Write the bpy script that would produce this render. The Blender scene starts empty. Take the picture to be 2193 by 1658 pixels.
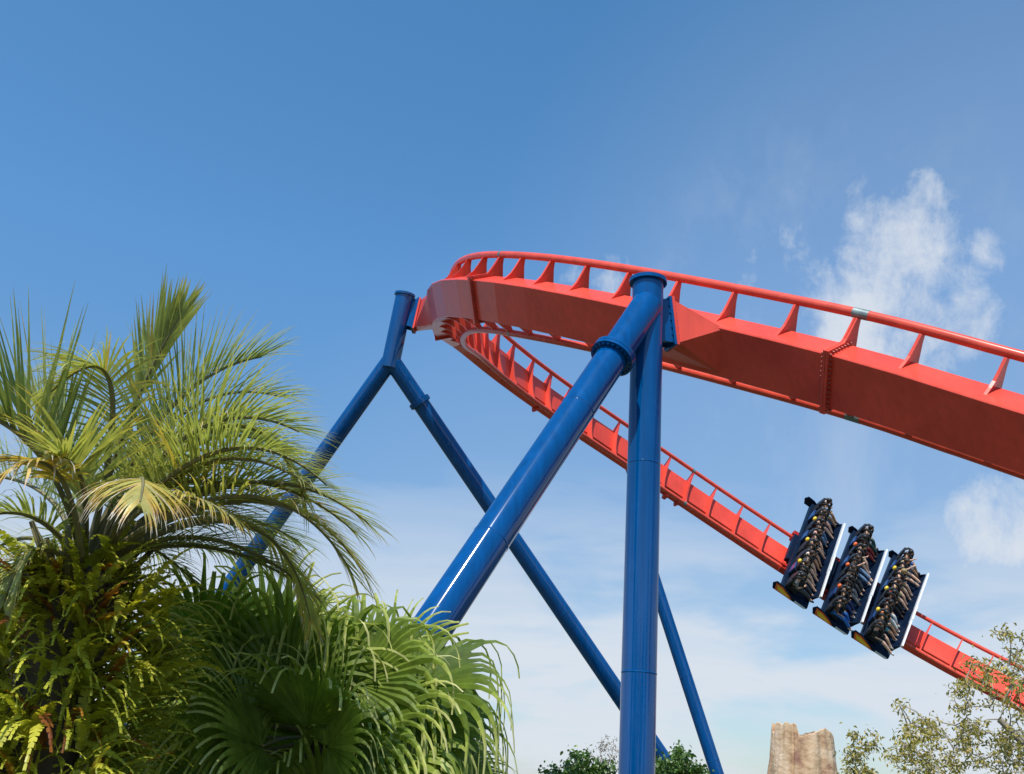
import bpy, bmesh, math, random
import numpy as np
from mathutils import Vector, Matrix, Quaternion, noise
V = Vector
R_ = math.radians
scn = bpy.context.scene
COL = scn.collection

# ---------------------------------------------------------------- camera
PITCH, ROLL, EYE = R_(21.3), R_(4.4), 1.6
FWD = V((0, math.cos(PITCH), math.sin(PITCH)))
_u0 = V((0, -math.sin(PITCH), math.cos(PITCH))); _r0 = V((1, 0, 0))
CUP = math.cos(ROLL)*_u0 - math.sin(ROLL)*_r0
CRT = math.cos(ROLL)*_r0 + math.sin(ROLL)*_u0
cd = bpy.data.cameras.new("camera"); cam = bpy.data.objects.new("camera", cd); COL.objects.link(cam)
cd.sensor_width = 36; cd.lens = 36.0; cd.clip_start = 0.1; cd.clip_end = 3000
cam.matrix_world = Matrix(((CRT.x, CUP.x, -FWD.x, 0), (CRT.y, CUP.y, -FWD.y, 0), (CRT.z, CUP.z, -FWD.z, EYE), (0, 0, 0, 1)))
scn.camera = cam
def at(x, y, z):
    """a point of the place: z metres in front of the camera, in the direction of photo pixel x, y"""
    return V((0, 0, EYE)) + z*(FWD + CRT*((x-1096.5)/2193.0) + CUP*((829.0-y)/2193.0))
def dirp(x, y): return (at(x, y, 1)-V((0, 0, EYE))).normalized()

# ---------------------------------------------------------------- sun, sky
SUN = V((-0.18, -0.50, 0.85)).normalized()
el = math.asin(SUN.z); az = math.atan2(SUN.x, SUN.y)
sd = bpy.data.lights.new("sun", 'SUN'); sun = bpy.data.objects.new("sun", sd); COL.objects.link(sun)
sd.energy = 5.0; sd.angle = R_(0.53); sd.color = (1.0, 0.95, 0.88)
sun.rotation_euler = SUN.to_track_quat('Z', 'Y').to_euler()
vs = scn.view_settings; vs.view_transform = 'Standard'; vs.look = 'None'; vs.gamma = 1; vs.exposure = 0.0; vs.use_curve_mapping = False

w = bpy.data.worlds.new("World"); scn.world = w; w.use_nodes = True
nt = w.node_tree; N = nt.nodes; L = nt.links; N.clear()
def nd(t, **k):
    n = N.new(t)
    for a, b in k.items(): setattr(n, a, b)
    return n
def mth(op, a, b=None, c=None, clamp=False):
    n = nd('ShaderNodeMath', operation=op, use_clamp=clamp)
    for i, v in enumerate((a, b, c)):
        if v is None: continue
        if isinstance(v, (int, float)): n.inputs[i].default_value = v
        else: L.new(v, n.inputs[i])
    return n.outputs[0]
sky = nd('ShaderNodeTexSky', sky_type='NISHITA', sun_disc=False, sun_elevation=el, sun_rotation=az, altitude=0, air_density=1.0, dust_density=0.6, ozone_density=2.2)
tc = nd('ShaderNodeTexCoord')
nrm = nd('ShaderNodeVectorMath', operation='NORMALIZE'); L.new(tc.outputs['Generated'], nrm.inputs[0])
sep = nd('ShaderNodeSeparateXYZ'); L.new(nrm.outputs[0], sep.inputs[0])
zc = mth('ADD', mth('MAXIMUM', sep.outputs[2], 0.0), 0.16)
cmb = nd('ShaderNodeCombineXYZ'); L.new(mth('DIVIDE', sep.outputs[0], zc), cmb.inputs[0]); L.new(mth('DIVIDE', sep.outputs[1], zc), cmb.inputs[1])
def noise_n(scale, det, rough, dist=0, off=(0, 0, 0), sc=(1, 1, 1), src=None):
    mp = nd('ShaderNodeMapping'); mp.inputs['Location'].default_value = off; mp.inputs['Scale'].default_value = sc
    L.new(src or cmb.outputs[0], mp.inputs[0])
    n = nd('ShaderNodeTexNoise', noise_dimensions='3D'); n.inputs['Scale'].default_value = scale; n.inputs['Detail'].default_value = det
    n.inputs['Roughness'].default_value = rough; n.inputs['Distortion'].default_value = dist
    L.new(mp.outputs[0], n.inputs['Vector']); return n.outputs[0]
def sstep(v, a, b):
    n = nd('ShaderNodeMapRange', interpolation_type='SMOOTHSTEP'); n.inputs[1].default_value = a; n.inputs[2].default_value = b
    L.new(v, n.inputs[0]); return n.outputs[0]
def patch(px, py, rpx, inner=0.0):
    """weight that is 1 around a direction of the sky and 0 beyond a radius"""
    d = dirp(px, py); n = nd('ShaderNodeVectorMath', operation='DOT_PRODUCT'); L.new(nrm.outputs[0], n.inputs[0]); n.inputs[1].default_value = d
    return sstep(n.outputs['Value'], math.cos(math.atan(rpx/2193)), math.cos(math.atan(rpx*inner/2193)))
fine = noise_n(4.2, 9, 0.62, 0.9, (3.1, 1.7, 0), (1.0, 0.55, 1))
wide = noise_n(1.1, 6, 0.55, 0.4, (7.3, 0.2, 0), (0.7, 1.2, 1))
streak = noise_n(1.6, 8, 0.6, 0.3, (1.9, 5.0, 0), (0.45, 2.2, 1))
puffn = noise_n(3.0, 10, 0.64, 0.5, (0.3, 2.0, 4.0), (1, 1, 1))
dirn = noise_n(9.0, 12, 0.62, 0.25, (0.4, 0.9, 2.2), (1.35, 1.0, 0.8), nrm.outputs[0])
rot = nd('ShaderNodeMapping'); rot.inputs['Rotation'].default_value = (0, R_(38), 0); rot.inputs['Scale'].default_value = (5.5, 2.0, 1.6); L.new(nrm.outputs[0], rot.inputs[0])
feath = noise_n(1.6, 10, 0.6, 0.35, (2.4, 0.3, 1.2), (1, 1, 1), rot.outputs[0])
def mul(a, b): return mth('MULTIPLY', a, b)
def mx(a, b): return mth('MAXIMUM', a, b)
# wispy cumulus fragments on the right
pw = mx(mx(mul(patch(1930, 540, 210, .2), 1.05), mul(patch(1990, 650, 190, .2), 1.05)), mx(mul(patch(1850, 640, 220, .05), .8), mul(patch(1900, 730, 210, .2), 1.1)))
pw = mx(pw, mul(patch(1950, 450, 130, .1), .9)); pw = mx(pw, mx(mul(patch(1690, 570, 170, .1), .66), mx(mul(patch(2060, 560, 130, .1), .85), mul(patch(2040, 680, 150, .1), .95)))); pw = mx(pw, mul(patch(1850, 410, 80, .1), .7)); pw = mx(pw, mul(patch(1620, 590, 110, .1), .7))
pw = mx(pw, mul(patch(1285, 590, 130, .1), .85)); pw = mx(pw, mul(patch(2150, 1130, 190, .05), 1.0)); pw = mx(pw, mul(patch(1870, 1540, 110, .1), .6))
tear = noise_n(24.0, 10, 0.68, 0.35, (5.4, 2.9, 1.2), (1.2, 1.0, 0.9), nrm.outputs[0])
cn = mth('ADD', mul(dirn, .42), mth('ADD', mul(feath, .30), mul(tear, .28)))
puff = sstep(mth('ADD', mul(mth('SUBTRACT', cn, .5), 3.6), mth('MULTIPLY', pw, 0.95)), 0.38, 1.22)
puff = mul(puff, sstep(pw, 0.0, 0.2))
thin = mx(mul(mul(patch(1730, 990, 330, .1), sstep(feath, .42, .72)), .20), mul(patch(1800, 750, 600, .1), mul(sstep(cn, .46, .66), .16)))
veil = mx(mul(patch(2250, 1000, 1500, .1), .16), mul(patch(1300, 1250, 900, .1), .10))
# bright low streaks towards the horizon
low = mth('SUBTRACT', 1.0, sstep(sep.outputs[2], 0.04, 0.36))
bank = noise_n(3.2, 9, 0.55, 0.3, (1.4, 0.6, 2.0), (1.0, 1.0, 3.4), nrm.outputs[0])
lowc = mul(low, mth('ADD', mth('ADD', 0.16, mul(sstep(mth('ADD', mul(streak, .6), mul(wide, .4)), 0.36, 0.66), 0.28)), mul(sstep(bank, .38, .56), .80)))
mask = mth('MINIMUM', mx(mul(puff, .93), mx(mth('ADD', thin, veil), lowc)), 0.92)
tint = nd('ShaderNodeMix', data_type='RGBA', blend_type='MULTIPLY'); tint.inputs[0].default_value = 1
L.new(sky.outputs[0], tint.inputs[6])
tr_ = nd('ShaderNodeValToRGB'); L.new(sep.outputs[2], tr_.inputs[0]); ee = tr_.color_ramp.elements
ee[0].position = 0.0; ee[0].color = (.95*.5, 1.04*.5, 1.14*.5, 1); ee[1].position = .75; ee[1].color = (.84*.5, 1.60*.5, 1.86*.5, 1)
for p_, c_ in ((.18, (.92, 1.12, 1.24)), (.32, (.95, 1.34, 1.52)), (.45, (.95, 1.56, 1.84))):
    x_ = ee.new(p_); x_.color = (c_[0]*.5, c_[1]*.5, c_[2]*.5, 1)
t2_ = nd('ShaderNodeMix', data_type='RGBA', blend_type='ADD'); t2_.inputs[0].default_value = 1; L.new(tr_.outputs[0], t2_.inputs[6]); L.new(tr_.outputs[0], t2_.inputs[7]); L.new(t2_.outputs[2], tint.inputs[7])
mixc = nd('ShaderNodeMix', data_type='RGBA'); L.new(mask, mixc.inputs[0]); L.new(tint.outputs[2], mixc.inputs[6]); mixc.inputs[7].default_value = (6.8, 7.3, 8.0, 1)
bg = nd('ShaderNodeBackground'); bg.inputs[1].default_value = 0.105
L.new(mixc.outputs[2], bg.inputs[0]); wo = nd('ShaderNodeOutputWorld'); L.new(bg.outputs[0], wo.inputs[0])

# ---------------------------------------------------------------- materials
def mat(name, base, rough=0.5, coat=0.0, bump=0.0, bscale=20, var=0.12, vscale=3.0, metal=0.0, spec=0.5, dirt=0.0, dirtcol=(0.12, 0.1, 0.08), coatr=0.06, streak=0.0):
    m = bpy.data.materials.new(name); m.use_nodes = True; t = m.node_tree; b = t.nodes['Principled BSDF']
    b.inputs['Roughness'].default_value = rough; b.inputs['Metallic'].default_value = metal
    b.inputs['Specular IOR Level'].default_value = spec
    b.inputs['Coat Weight'].default_value = coat; b.inputs['Coat Roughness'].default_value = coatr
    tcn = t.nodes.new('ShaderNodeTexCoord')
    n = t.nodes.new('ShaderNodeTexNoise'); n.inputs['Scale'].default_value = vscale; n.inputs['Detail'].default_value = 8; t.links.new(tcn.outputs['Object'], n.inputs[0])
    r = t.nodes.new('ShaderNodeMapRange'); r.inputs[1].default_value = .3; r.inputs[2].default_value = .7; r.inputs[3].default_value = 1-var; r.inputs[4].default_value = 1+var; t.links.new(n.outputs[0], r.inputs[0])
    mu = t.nodes.new('ShaderNodeMix'); mu.data_type = 'RGBA'; mu.blend_type = 'MULTIPLY'; mu.inputs[0].default_value = 1; mu.inputs[6].default_value = (*base, 1); t.links.new(r.outputs[0], mu.inputs[7])
    out = mu.outputs[2]
    if dirt:
        n2 = t.nodes.new('ShaderNodeTexNoise'); n2.inputs['Scale'].default_value = vscale*4; n2.inputs['Detail'].default_value = 10; n2.inputs['Roughness'].default_value = .7; t.links.new(tcn.outputs['Object'], n2.inputs[0])
        r2 = t.nodes.new('ShaderNodeMapRange'); r2.inputs[1].default_value = .58; r2.inputs[2].default_value = .75; r2.inputs[4].default_value = dirt; t.links.new(n2.outputs[0], r2.inputs[0])
        m2 = t.nodes.new('ShaderNodeMix'); m2.data_type = 'RGBA'; t.links.new(r2.outputs[0], m2.inputs[0]); t.links.new(out, m2.inputs[6]); m2.inputs[7].default_value = (*dirtcol, 1); out = m2.outputs[2]
    if streak:  # rain streaks and faded runs down the paint
        mp = t.nodes.new('ShaderNodeMapping'); mp.inputs['Scale'].default_value = (9, 9, .35); t.links.new(tcn.outputs['Object'], mp.inputs[0])
        n4 = t.nodes.new('ShaderNodeTexNoise'); n4.inputs['Scale'].default_value = 1; n4.inputs['Detail'].default_value = 7; n4.inputs['Roughness'].default_value = .65; t.links.new(mp.outputs[0], n4.inputs[0])
        r4 = t.nodes.new('ShaderNodeMapRange'); r4.inputs[1].default_value = .35; r4.inputs[2].default_value = .68; r4.inputs[3].default_value = 1-streak; r4.inputs[4].default_value = 1+streak*.6; t.links.new(n4.outputs[0], r4.inputs[0])
        m4 = t.nodes.new('ShaderNodeMix'); m4.data_type = 'RGBA'; m4.blend_type = 'MULTIPLY'; m4.inputs[0].default_value = 1; t.links.new(out, m4.inputs[6]); t.links.new(r4.outputs[0], m4.inputs[7]); out = m4.outputs[2]
    t.links.new(out, b.inputs['Base Color'])
    rr = t.nodes.new('ShaderNodeMapRange'); rr.inputs[3].default_value = rough*.8; rr.inputs[4].default_value = min(1, rough*1.25); t.links.new(n.outputs[0], rr.inputs[0]); t.links.new(rr.outputs[0], b.inputs['Roughness'])
    if bump:
        n3 = t.nodes.new('ShaderNodeTexNoise'); n3.inputs['Scale'].default_value = bscale; n3.inputs['Detail'].default_value = 6; t.links.new(tcn.outputs['Object'], n3.inputs[0])
        bp = t.nodes.new('ShaderNodeBump'); bp.inputs['Strength'].default_value = bump; bp.inputs['Distance'].default_value = .02; t.links.new(n3.outputs[0], bp.inputs['Height']); t.links.new(bp.outputs[0], b.inputs['Normal'])
    return m
def leafmat(name, cols, rough=0.45, trans=0.35, spec=0.5):
    """cols: (pos, colour) over the per-leaf attribute 'age' 0..1"""
    m = bpy.data.materials.new(name); m.use_nodes = True; t = m.node_tree; b = t.nodes['Principled BSDF']; o = t.nodes['Material Output']
    a = t.nodes.new('ShaderNodeAttribute'); a.attribute_name = 'age'
    rp = t.nodes.new('ShaderNodeValToRGB'); e = rp.color_ramp.elements
    e[0].position = cols[0][0]; e[0].color = (*cols[0][1], 1); e[1].position = cols[-1][0]; e[1].color = (*cols[-1][1], 1)
    for p, c in cols[1:-1]: x = e.new(p); x.color = (*c, 1)
    t.links.new(a.outputs['Fac'], rp.inputs[0])
    n = t.nodes.new('ShaderNodeTexNoise'); n.inputs['Scale'].default_value = 9; n.inputs['Detail'].default_value = 5
    tcn = t.nodes.new('ShaderNodeTexCoord'); t.links.new(tcn.outputs['Object'], n.inputs[0])
    r = t.nodes.new('ShaderNodeMapRange'); r.inputs[1].default_value = .3; r.inputs[2].default_value = .7; r.inputs[3].default_value = .75; r.inputs[4].default_value = 1.25; t.links.new(n.outputs[0], r.inputs[0])
    mu = t.nodes.new('ShaderNodeMix'); mu.data_type = 'RGBA'; mu.blend_type = 'MULTIPLY'; mu.inputs[0].default_value = 1; t.links.new(rp.outputs[0], mu.inputs[6]); t.links.new(r.outputs[0], mu.inputs[7])
    t.links.new(mu.outputs[2], b.inputs['Base Color']); b.inputs['Roughness'].default_value = rough; b.inputs['Specular IOR Level'].default_value = spec
    tr = t.nodes.new('ShaderNodeBsdfTranslucent'); g = t.nodes.new('ShaderNodeMix'); g.data_type = 'RGBA'; g.blend_type = 'MULTIPLY'; g.inputs[0].default_value = 1
    t.links.new(mu.outputs[2], g.inputs[6]); g.inputs[7].default_value = (1.5, 1.5, .7, 1); t.links.new(g.outputs[2], tr.inputs[0])
    ms = t.nodes.new('ShaderNodeMixShader'); ms.inputs[0].default_value = trans; t.links.new(b.outputs[0], ms.inputs[1]); t.links.new(tr.outputs[0], ms.inputs[2]); t.links.new(ms.outputs[0], o.inputs[0])
    return m
M_red = mat('red_paint', (0.78, 0.074, 0.044), 0.5, spec=.2, coat=0.32, coatr=0.14, bump=0.03, bscale=6, var=0.15, vscale=.9, dirt=0.2, dirtcol=(0.42, 0.10, 0.07), streak=.10)
M_rail = mat('rail_paint', (0.72, 0.085, 0.052), 0.45, spec=.2, coat=0.25, coatr=0.2, var=0.16, vscale=4, dirt=0.4, dirtcol=(0.36, 0.2, 0.17))
M_blue = mat('blue_paint', (0.0, 0.070, 0.245), 0.6, coat=.9, coatr=0.075, bump=0.006, bscale=3, var=0.08, vscale=.8, dirt=0.07, dirtcol=(0.10, 0.22, 0.45), spec=.0, streak=.22)
M_steel = mat('bare_steel', (0.22, 0.27, 0.26), 0.45, metal=0.4, var=.2, vscale=8)
M_bolt = mat('bolt_steel', (0.35, 0.08, 0.06), 0.45, metal=0.2)
M_boltb = mat('blue_bolt', (0.02, 0.05, 0.12), 0.4)
M_navy = mat('navy_paint', (0.004, 0.013, 0.036), 0.5, coat=.08, spec=.12)
M_white = mat('white_paint', (0.78, 0.80, 0.82), 0.35, coat=.3, var=.05)
M_orange = mat('orange_paint', (0.9, 0.14, 0.02), 0.35, coat=.4)
M_yellow = mat('yellow_paint', (0.95, 0.62, 0.03), 0.35, coat=.4)
M_black = mat('black_rubber', (0.016, 0.017, 0.019), 0.45, var=.2)
M_seat = mat('seat_plastic', (0.02, 0.022, 0.028), 0.4)
M_seatb = mat('blue_seat_shell', (0.012, 0.05, 0.17), 0.35, coat=.4)
M_grey = mat('grey_metal', (0.3, 0.31, 0.32), 0.4, metal=.5)
M_redp = mat('chassis_red', (0.5, 0.03, 0.02), 0.4)
M_bark = mat('bark', (0.10, 0.075, 0.055), 0.9, bump=.8, bscale=14, var=.35, vscale=6)
M_petiole = mat('petiole', (0.17, 0.15, 0.07), 0.6, var=.3, vscale=5)
M_palebark = mat('pale_branch', (0.33, 0.29, 0.24), 0.85, var=.25, vscale=5)
M_pindo = leafmat('pindo_leaf', [(0, (0.19, 0.255, 0.10)), (.3, (0.40, 0.43, 0.15)), (.55, (0.46, 0.43, 0.13)), (.75, (0.62, 0.42, 0.09)), (.9, (0.42, 0.25, 0.12)), (1, (0.62, 0.54, 0.44))], 0.42, .30)
M_fan = leafmat('fan_leaf', [(0, (0.09, 0.15, 0.02)), (.4, (0.22, 0.29, 0.04)), (.7, (0.50, 0.54, 0.13)), (1, (0.60, 0.58, 0.26))], 0.42, .40, .35)  # pale stops: yellowing plus sunlit sheen painted into the drooping tips
M_fern = leafmat('fern_leaf', [(0, (0.16, 0.20, 0.02)), (.45, (0.46, 0.46, 0.045)), (.75, (0.64, 0.58, 0.07)), (.88, (0.40, 0.15, 0.02)), (1, (0.20, 0.06, 0.02))], 0.45, .3)
M_oak = leafmat('oak_leaf', [(0, (0.15, 0.16, 0.03)), (.5, (0.36, 0.31, 0.06)), (1, (0.52, 0.36, 0.10))], 0.5, .25)
M_green = leafmat('shrub_leaf', [(0, (0.035, 0.085, 0.015)), (.6, (0.09, 0.17, 0.03)), (1, (0.16, 0.24, 0.05))], 0.4, .25)
M_greyleaf = leafmat('grey_leaf', [(0, (0.17, 0.15, 0.11)), (1, (0.30, 0.26, 0.20))], 0.6, .2)

# ---------------------------------------------------------------- object helpers
def tag(o, label=None, cat=None, group=None, kind=None):
    if label: o['label'] = label
    if cat: o['category'] = cat
    if group: o['group'] = group
    if kind: o['kind'] = kind
    return o
def empty(name, loc=(0, 0, 0)):
    o = bpy.data.objects.new(name, None); o.location = loc; o.empty_display_size = .3; COL.objects.link(o); return o
def link(name, me, parent=None):
    o = bpy.data.objects.new(name, me); COL.objects.link(o)
    if parent is not None:
        o.parent = parent; o.location = -V(parent.location) if parent.type == 'EMPTY' and parent.parent is None and parent.get('_world', 1) else (0, 0, 0)
    return o
def build(name, bm, mats, parent=None, smooth=False, world=True, angle=None):
    """bmesh in world coordinates -> one mesh object; vertices are moved into the parent's frame"""
    if parent is not None and world:
        bpy.context.view_layer.update() if False else None
        loc = WL(parent); bmesh.ops.translate(bm, verts=bm.verts, vec=-loc)
    me = bpy.data.meshes.new(name); bm.to_mesh(me); bm.free()
    for m in (mats if isinstance(mats, (list, tuple)) else [mats]): me.materials.append(m)
    if smooth:
        me.polygons.foreach_set('use_smooth', [True]*len(me.polygons))
        if angle: me.set_sharp_from_angle(angle=R_(angle))
    o = bpy.data.objects.new(name, me); COL.objects.link(o)
    if parent is not None: o.parent = parent
    return o
def WL(o):
    v = V((0, 0, 0))
    while o is not None: v += o.location; o = o.parent
    return v
def pyd(name, vs_, fs, mats, parent=None, smooth=False, age=None, mi=None):
    off = WL(parent) if parent is not None else V((0, 0, 0))
    a = np.array(vs_, dtype=float) - np.array(off)
    me = bpy.data.meshes.new(name); me.from_pydata(a.tolist(), [], fs)
    for m in (mats if isinstance(mats, (list, tuple)) else [mats]): me.materials.append(m)
    if smooth: me.polygons.foreach_set('use_smooth', [True]*len(me.polygons))
    if mi is not None: me.polygons.foreach_set('material_index', mi)
    if age is not None:
        at_ = me.attributes.new('age', 'FLOAT', 'FACE'); at_.data.foreach_set('value', np.clip(np.array(age, dtype=np.float32), 0, 1))
    o = bpy.data.objects.new(name, me); COL.objects.link(o)
    if parent is not None: o.parent = parent
    return o
def basis(d, ref=V((0, 0, 1))):
    d = d.normalized()
    if abs(d.dot(ref)) > .98: ref = V((1, 0, 0))
    a = d.cross(ref).normalized(); return a, a.cross(d).normalized()
def tube(bm, pts, rad, n=16, caps=True):
    """round pipe through points, radius per point"""
    if not isinstance(rad, (list, tuple)): rad = [rad]*len(pts)
    rings = []; a = None
    for i, p in enumerate(pts):
        d = (pts[min(i+1, len(pts)-1)]-pts[max(i-1, 0)]).normalized()
        if a is None: a, b = basis(d)
        else: a = (a-d*a.dot(d)).normalized()
        b = d.cross(a)
        rings.append([bm.verts.new(p+(a*math.cos(k*2*math.pi/n)+b*math.sin(k*2*math.pi/n))*rad[i]) for k in range(n)])
    for r0, r1 in zip(rings, rings[1:]):
        for k in range(n): bm.faces.new((r0[k], r0[(k+1) % n], r1[(k+1) % n], r1[k]))
    if caps: bm.faces.new(rings[0][::-1]); bm.faces.new(rings[-1])
def prism(bm, ring0, ring1):
    a = [bm.verts.new(p) for p in ring0]; b = [bm.verts.new(p) for p in ring1]; n = len(a)
    bm.faces.new(a[::-1]); bm.faces.new(b)
    for k in range(n): bm.faces.new((a[k], a[(k+1) % n], b[(k+1) % n], b[k]))
def hull(bm, pts):
    vs_ = [bm.verts.new(p) for p in pts]; r = bmesh.ops.convex_hull(bm, input=vs_)
    bmesh.ops.delete(bm, geom=[g for g in r['geom_interior'] if isinstance(g, bmesh.types.BMVert)], context='VERTS')
def obox(bm, c, ax, ay, az_, sx, sy, sz):
    pts = []
    for z in (-1, 1):
        pts.append([c+ax*(sx/2*x)+ay*(sy/2*y)+az_*(sz/2*z) for x, y in ((-1, -1), (1, -1), (1, 1), (-1, 1))])
    prism(bm, pts[0], pts[1])

# ---------------------------------------------------------------- ground
g = bmesh.new(); bmesh.ops.create_grid(g, x_segments=60, y_segments=60, size=900)
for v in g.verts:
    v.co.z = 0.25*noise.noise(V((v.co.x*.01, v.co.y*.01, 0)))*min(1, max(0, (v.co.length-60)/100))
go = build('ground', g, mat('grass_ground', (0.06, 0.075, 0.03), .9, bump=.5, bscale=3, var=.4, vscale=.4), smooth=True); tag(go, kind='structure')

# ---------------------------------------------------------------- track
S = 0.864
CTRL =  [(9.458, 13.541, 7.166), (7.921, 14.171, 7.136), (6.358, 15.264, 8.251), (4.362, 17.051, 9.514), (1.781, 19.173, 11.007), (-0.373, 21.488, 12.332), (-1.606, 24.838, 13.9), (-1.926, 28.62, 14.95), (-1.528, 32.044, 16.252), (-0.406, 35.33, 16.571), (2.002, 38.391, 16.168), (5.064, 40.921, 15.337), (8.531, 42.497, 13.827), (11.982, 43.281, 12.056), (15.374, 43.453, 10.173), (18.625, 43.02, 8.321), (21.653, 41.91, 6.553), (24.346, 40.049, 4.773)]
BANK =  [42.1, 46.38, 52.06, 53.0, 53.43, 64.09, 73.24, 74.88, 79.23, 82.64, 80.53, 79.84, 74.19, 68.24, 62.6, 57.17, 55.45, 55.51]
def bsp(c, t):
    c = np.array(c, dtype=float); n = len(c)-3; x = t*n; i = min(int(x), n-1); u = x-i
    return ((1-u)**3*c[i]+(3*u**3-6*u**2+4)*c[i+1]+(-3*u**3+3*u**2+3*u+1)*c[i+2]+u**3*c[i+3])/6
ND = 900
PP = [V(bsp(CTRL, k/ND)) for k in range(ND+1)]; BB = [float(bsp(BANK, k/ND)) for k in range(ND+1)]
# carry the track on beyond both ends of the picture, straight from where the fitted curve ends
_acc, _k = 0.0, 0
while _acc < 1.25*S: _acc += (PP[_k+1]-PP[_k]).length; _k += 1
_t = (PP[_k]-PP[_k+12]).normalized(); _h = _acc/_k
for q in range(_k-1, -1, -1):
    PP[q] = PP[q+1]+_t*_h; BB[q] = BB[_k]
t0 = _t; t1 = (PP[-1]-PP[-9]).normalized(); st = (PP[1]-PP[0]).length
for k in range(130):
    PP.insert(0, PP[0]+t0*st*1.5); BB.insert(0, BB[0])
    t1 = (t1+V((-.0010, -.003, .0022))).normalized(); PP.append(PP[-1]+t1*st*1.5); BB.append(max(20, BB[-1]-.25))
PRE = 130
ARC = [0.0]
for a, b in zip(PP, PP[1:]): ARC.append(ARC[-1]+(b-a).length)
A0 = ARC[PRE]; ARC = np.array(ARC)-A0
TT = [(PP[min(i+1, len(PP)-1)]-PP[max(i-1, 0)]).normalized() for i in range(len(PP))]
def frame(s):
    """track frame at arc length s: point between the rails, tangent, rider-up U, outer side O (towards the high rail)"""
    k = float(np.interp(s, ARC, np.arange(len(ARC)))); i = min(int(k), len(PP)-2); u = k-i
    P = PP[i].lerp(PP[i+1], u); t = TT[i].lerp(TT[i+1], u).normalized(); b = R_(BB[i]*(1-u)+BB[i+1]*u)
    side = t.cross(V((0, 0, 1))).normalized(); n0 = side.cross(t)
    U = math.cos(b)*n0+math.sin(b)*side; Rr = math.cos(b)*side-math.sin(b)*n0
    return P, t, U, -Rr
GA, H0, DS, WS = 2.167*S, .304*S, .683*S, 1.1*S
SMIN, SMAX = ARC[0]+.1, ARC[-1]-.1
ties_u = [0.67, 2.19, 3.46, 4.79, 6.29, 7.78, 9.21, 10.56, 11.85, 13.12, 14.26, 15.35, 16.85, 18.35, 19.8, 21.2, 22.6, 24.05, 25.5, 26.95, 28.3, 29.4, 30.55, 31.87, 33.42, 34.75, 36.17, 37.8, 39.49, 41.1, 42.73, 44.14, 45.54, 47.14, 48.74, 50.2, 51.7, 53.15, 54.6, 56.1, 57.56, 59.05, 60.5, 62.0]
ties = [x*S for x in ties_u]
while ties[0]-1.3 > SMIN: ties.insert(0, ties[0]-1.27)
while ties[-1]+1.3 < SMAX: ties.append(ties[-1]+1.27)
def pt(s, o, u):
    P, t, U, O = frame(s); return P+O*o+U*u
track = empty('coaster_track', frame(0)[0]); track.location.z = 0
tag(track, 'red steel roller coaster track looping round high turn and down past the trees', 'track')
# spine: faceted box beam
cs = [SMIN]+[x-0.0 for x in ties]+[SMAX]
bm = bmesh.new(); prev = None
c4 = [(WS/2, -H0), (WS/2, -H0-DS), (-WS/2, -H0-DS), (-WS/2, -H0)]
for s in cs:
    ring = [bm.verts.new(pt(s, o, u)) for o, u in c4]
    if prev:
        for k in range(4): bm.faces.new((prev[k], prev[(k+1) % 4], ring[(k+1) % 4], ring[k]))
    else: bm.faces.new(ring[::-1])
    prev = ring
bm.faces.new(prev); bmesh.ops.recalc_face_normals(bm, faces=bm.faces)
bmesh.ops.bevel(bm, geom=[e for e in bm.edges if e.is_manifold and e.calc_face_angle() > 1.0], offset=.018, segments=1, affect='EDGES')
build('spine', bm, M_red, track)
# rails
RR = .098*S
for sg in (1, -1):
    bm = bmesh.new(); ss = np.linspace(SMIN, SMAX, 420)
    tube(bm, [pt(s, sg*GA/2, 0) for s in ss], RR, 14); build('rail', bm, M_rail, track, True, angle=50)
# ties
prof = [(1.0, .03), (.80, -.03), (.45, -.08), (0, -.10), (-.45, -.08), (-.80, -.03), (-1.0, .03), (-1.04, -.10), (-.92, -.21), (-.80, -.33), (-.70, -.44), (-.62, -.58), (-.545, -.75),
        (-.52, -.78), (-.52, -.35), (.52, -.35), (.52, -.78), (.545, -.75), (.62, -.58), (.70, -.44), (.80, -.33), (.92, -.21), (1.04, -.10)]
prof = [(a*S*1.0, b*S) for a, b in prof]
flanged = {3.46: 1, 14.26: 1, 24.05: 1, 34.75: 1, 44.14: 1, 53.15: 1}
def plate(bm, s, prof, th):
    P, t, U, O = frame(s)
    prism(bm, [P+O*o+U*u-t*th/2 for o, u in prof], [P+O*o+U*u+t*th/2 for o, u in prof])
for i, s in enumerate(ties):
    fl = any(abs(s/S-k) < .02 for k in flanged)
    bm = bmesh.new(); th = .05 if not fl else .035
    if fl: plate(bm, s-.022, prof, th); plate(bm, s+.022, prof, th)
    else: plate(bm, s, prof, th)
    bmesh.ops.recalc_face_normals(bm, faces=bm.faces); build('tie', bm, M_red, track)
    if fl:
        # bolted flange frame round the spine, with bolts along its two visible sides
        P, t, U, O = frame(s); bm = bmesh.new(); e = .085; w2 = WS/2
        for dt in (-.026, .026):
            c = P+t*dt
            obox(bm, c-U*(H0+DS+e/2), O, U, t, WS+2*e, e, .045)
            for sg in (1, -1): obox(bm, c+O*sg*(w2+e/2)-U*(H0+DS/2), O, U, t, e, DS, .045)
        nf = len(bm.faces)
        for dt in (-.07, .07):
            for k in range(13):
                c = P+t*dt-U*(H0+DS+e*.5)+O*(WS+.04)*(k/12-.5); tube(bm, [c-t*.022, c+t*.022], .017, 6)
            for sg in (1, -1):
                for k in range(7):
                    c = P+t*dt+O*sg*(w2+e*.5)-U*(H0+DS*(k+.5)/7); tube(bm, [c-t*.022, c+t*.022], .017, 6)
        bm.faces.ensure_lookup_table()
        for q in range(nf, len(bm.faces)): bm.faces[q].material_index = 1
        build('joint_flange', bm, [M_red, M_bolt], track)
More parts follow.
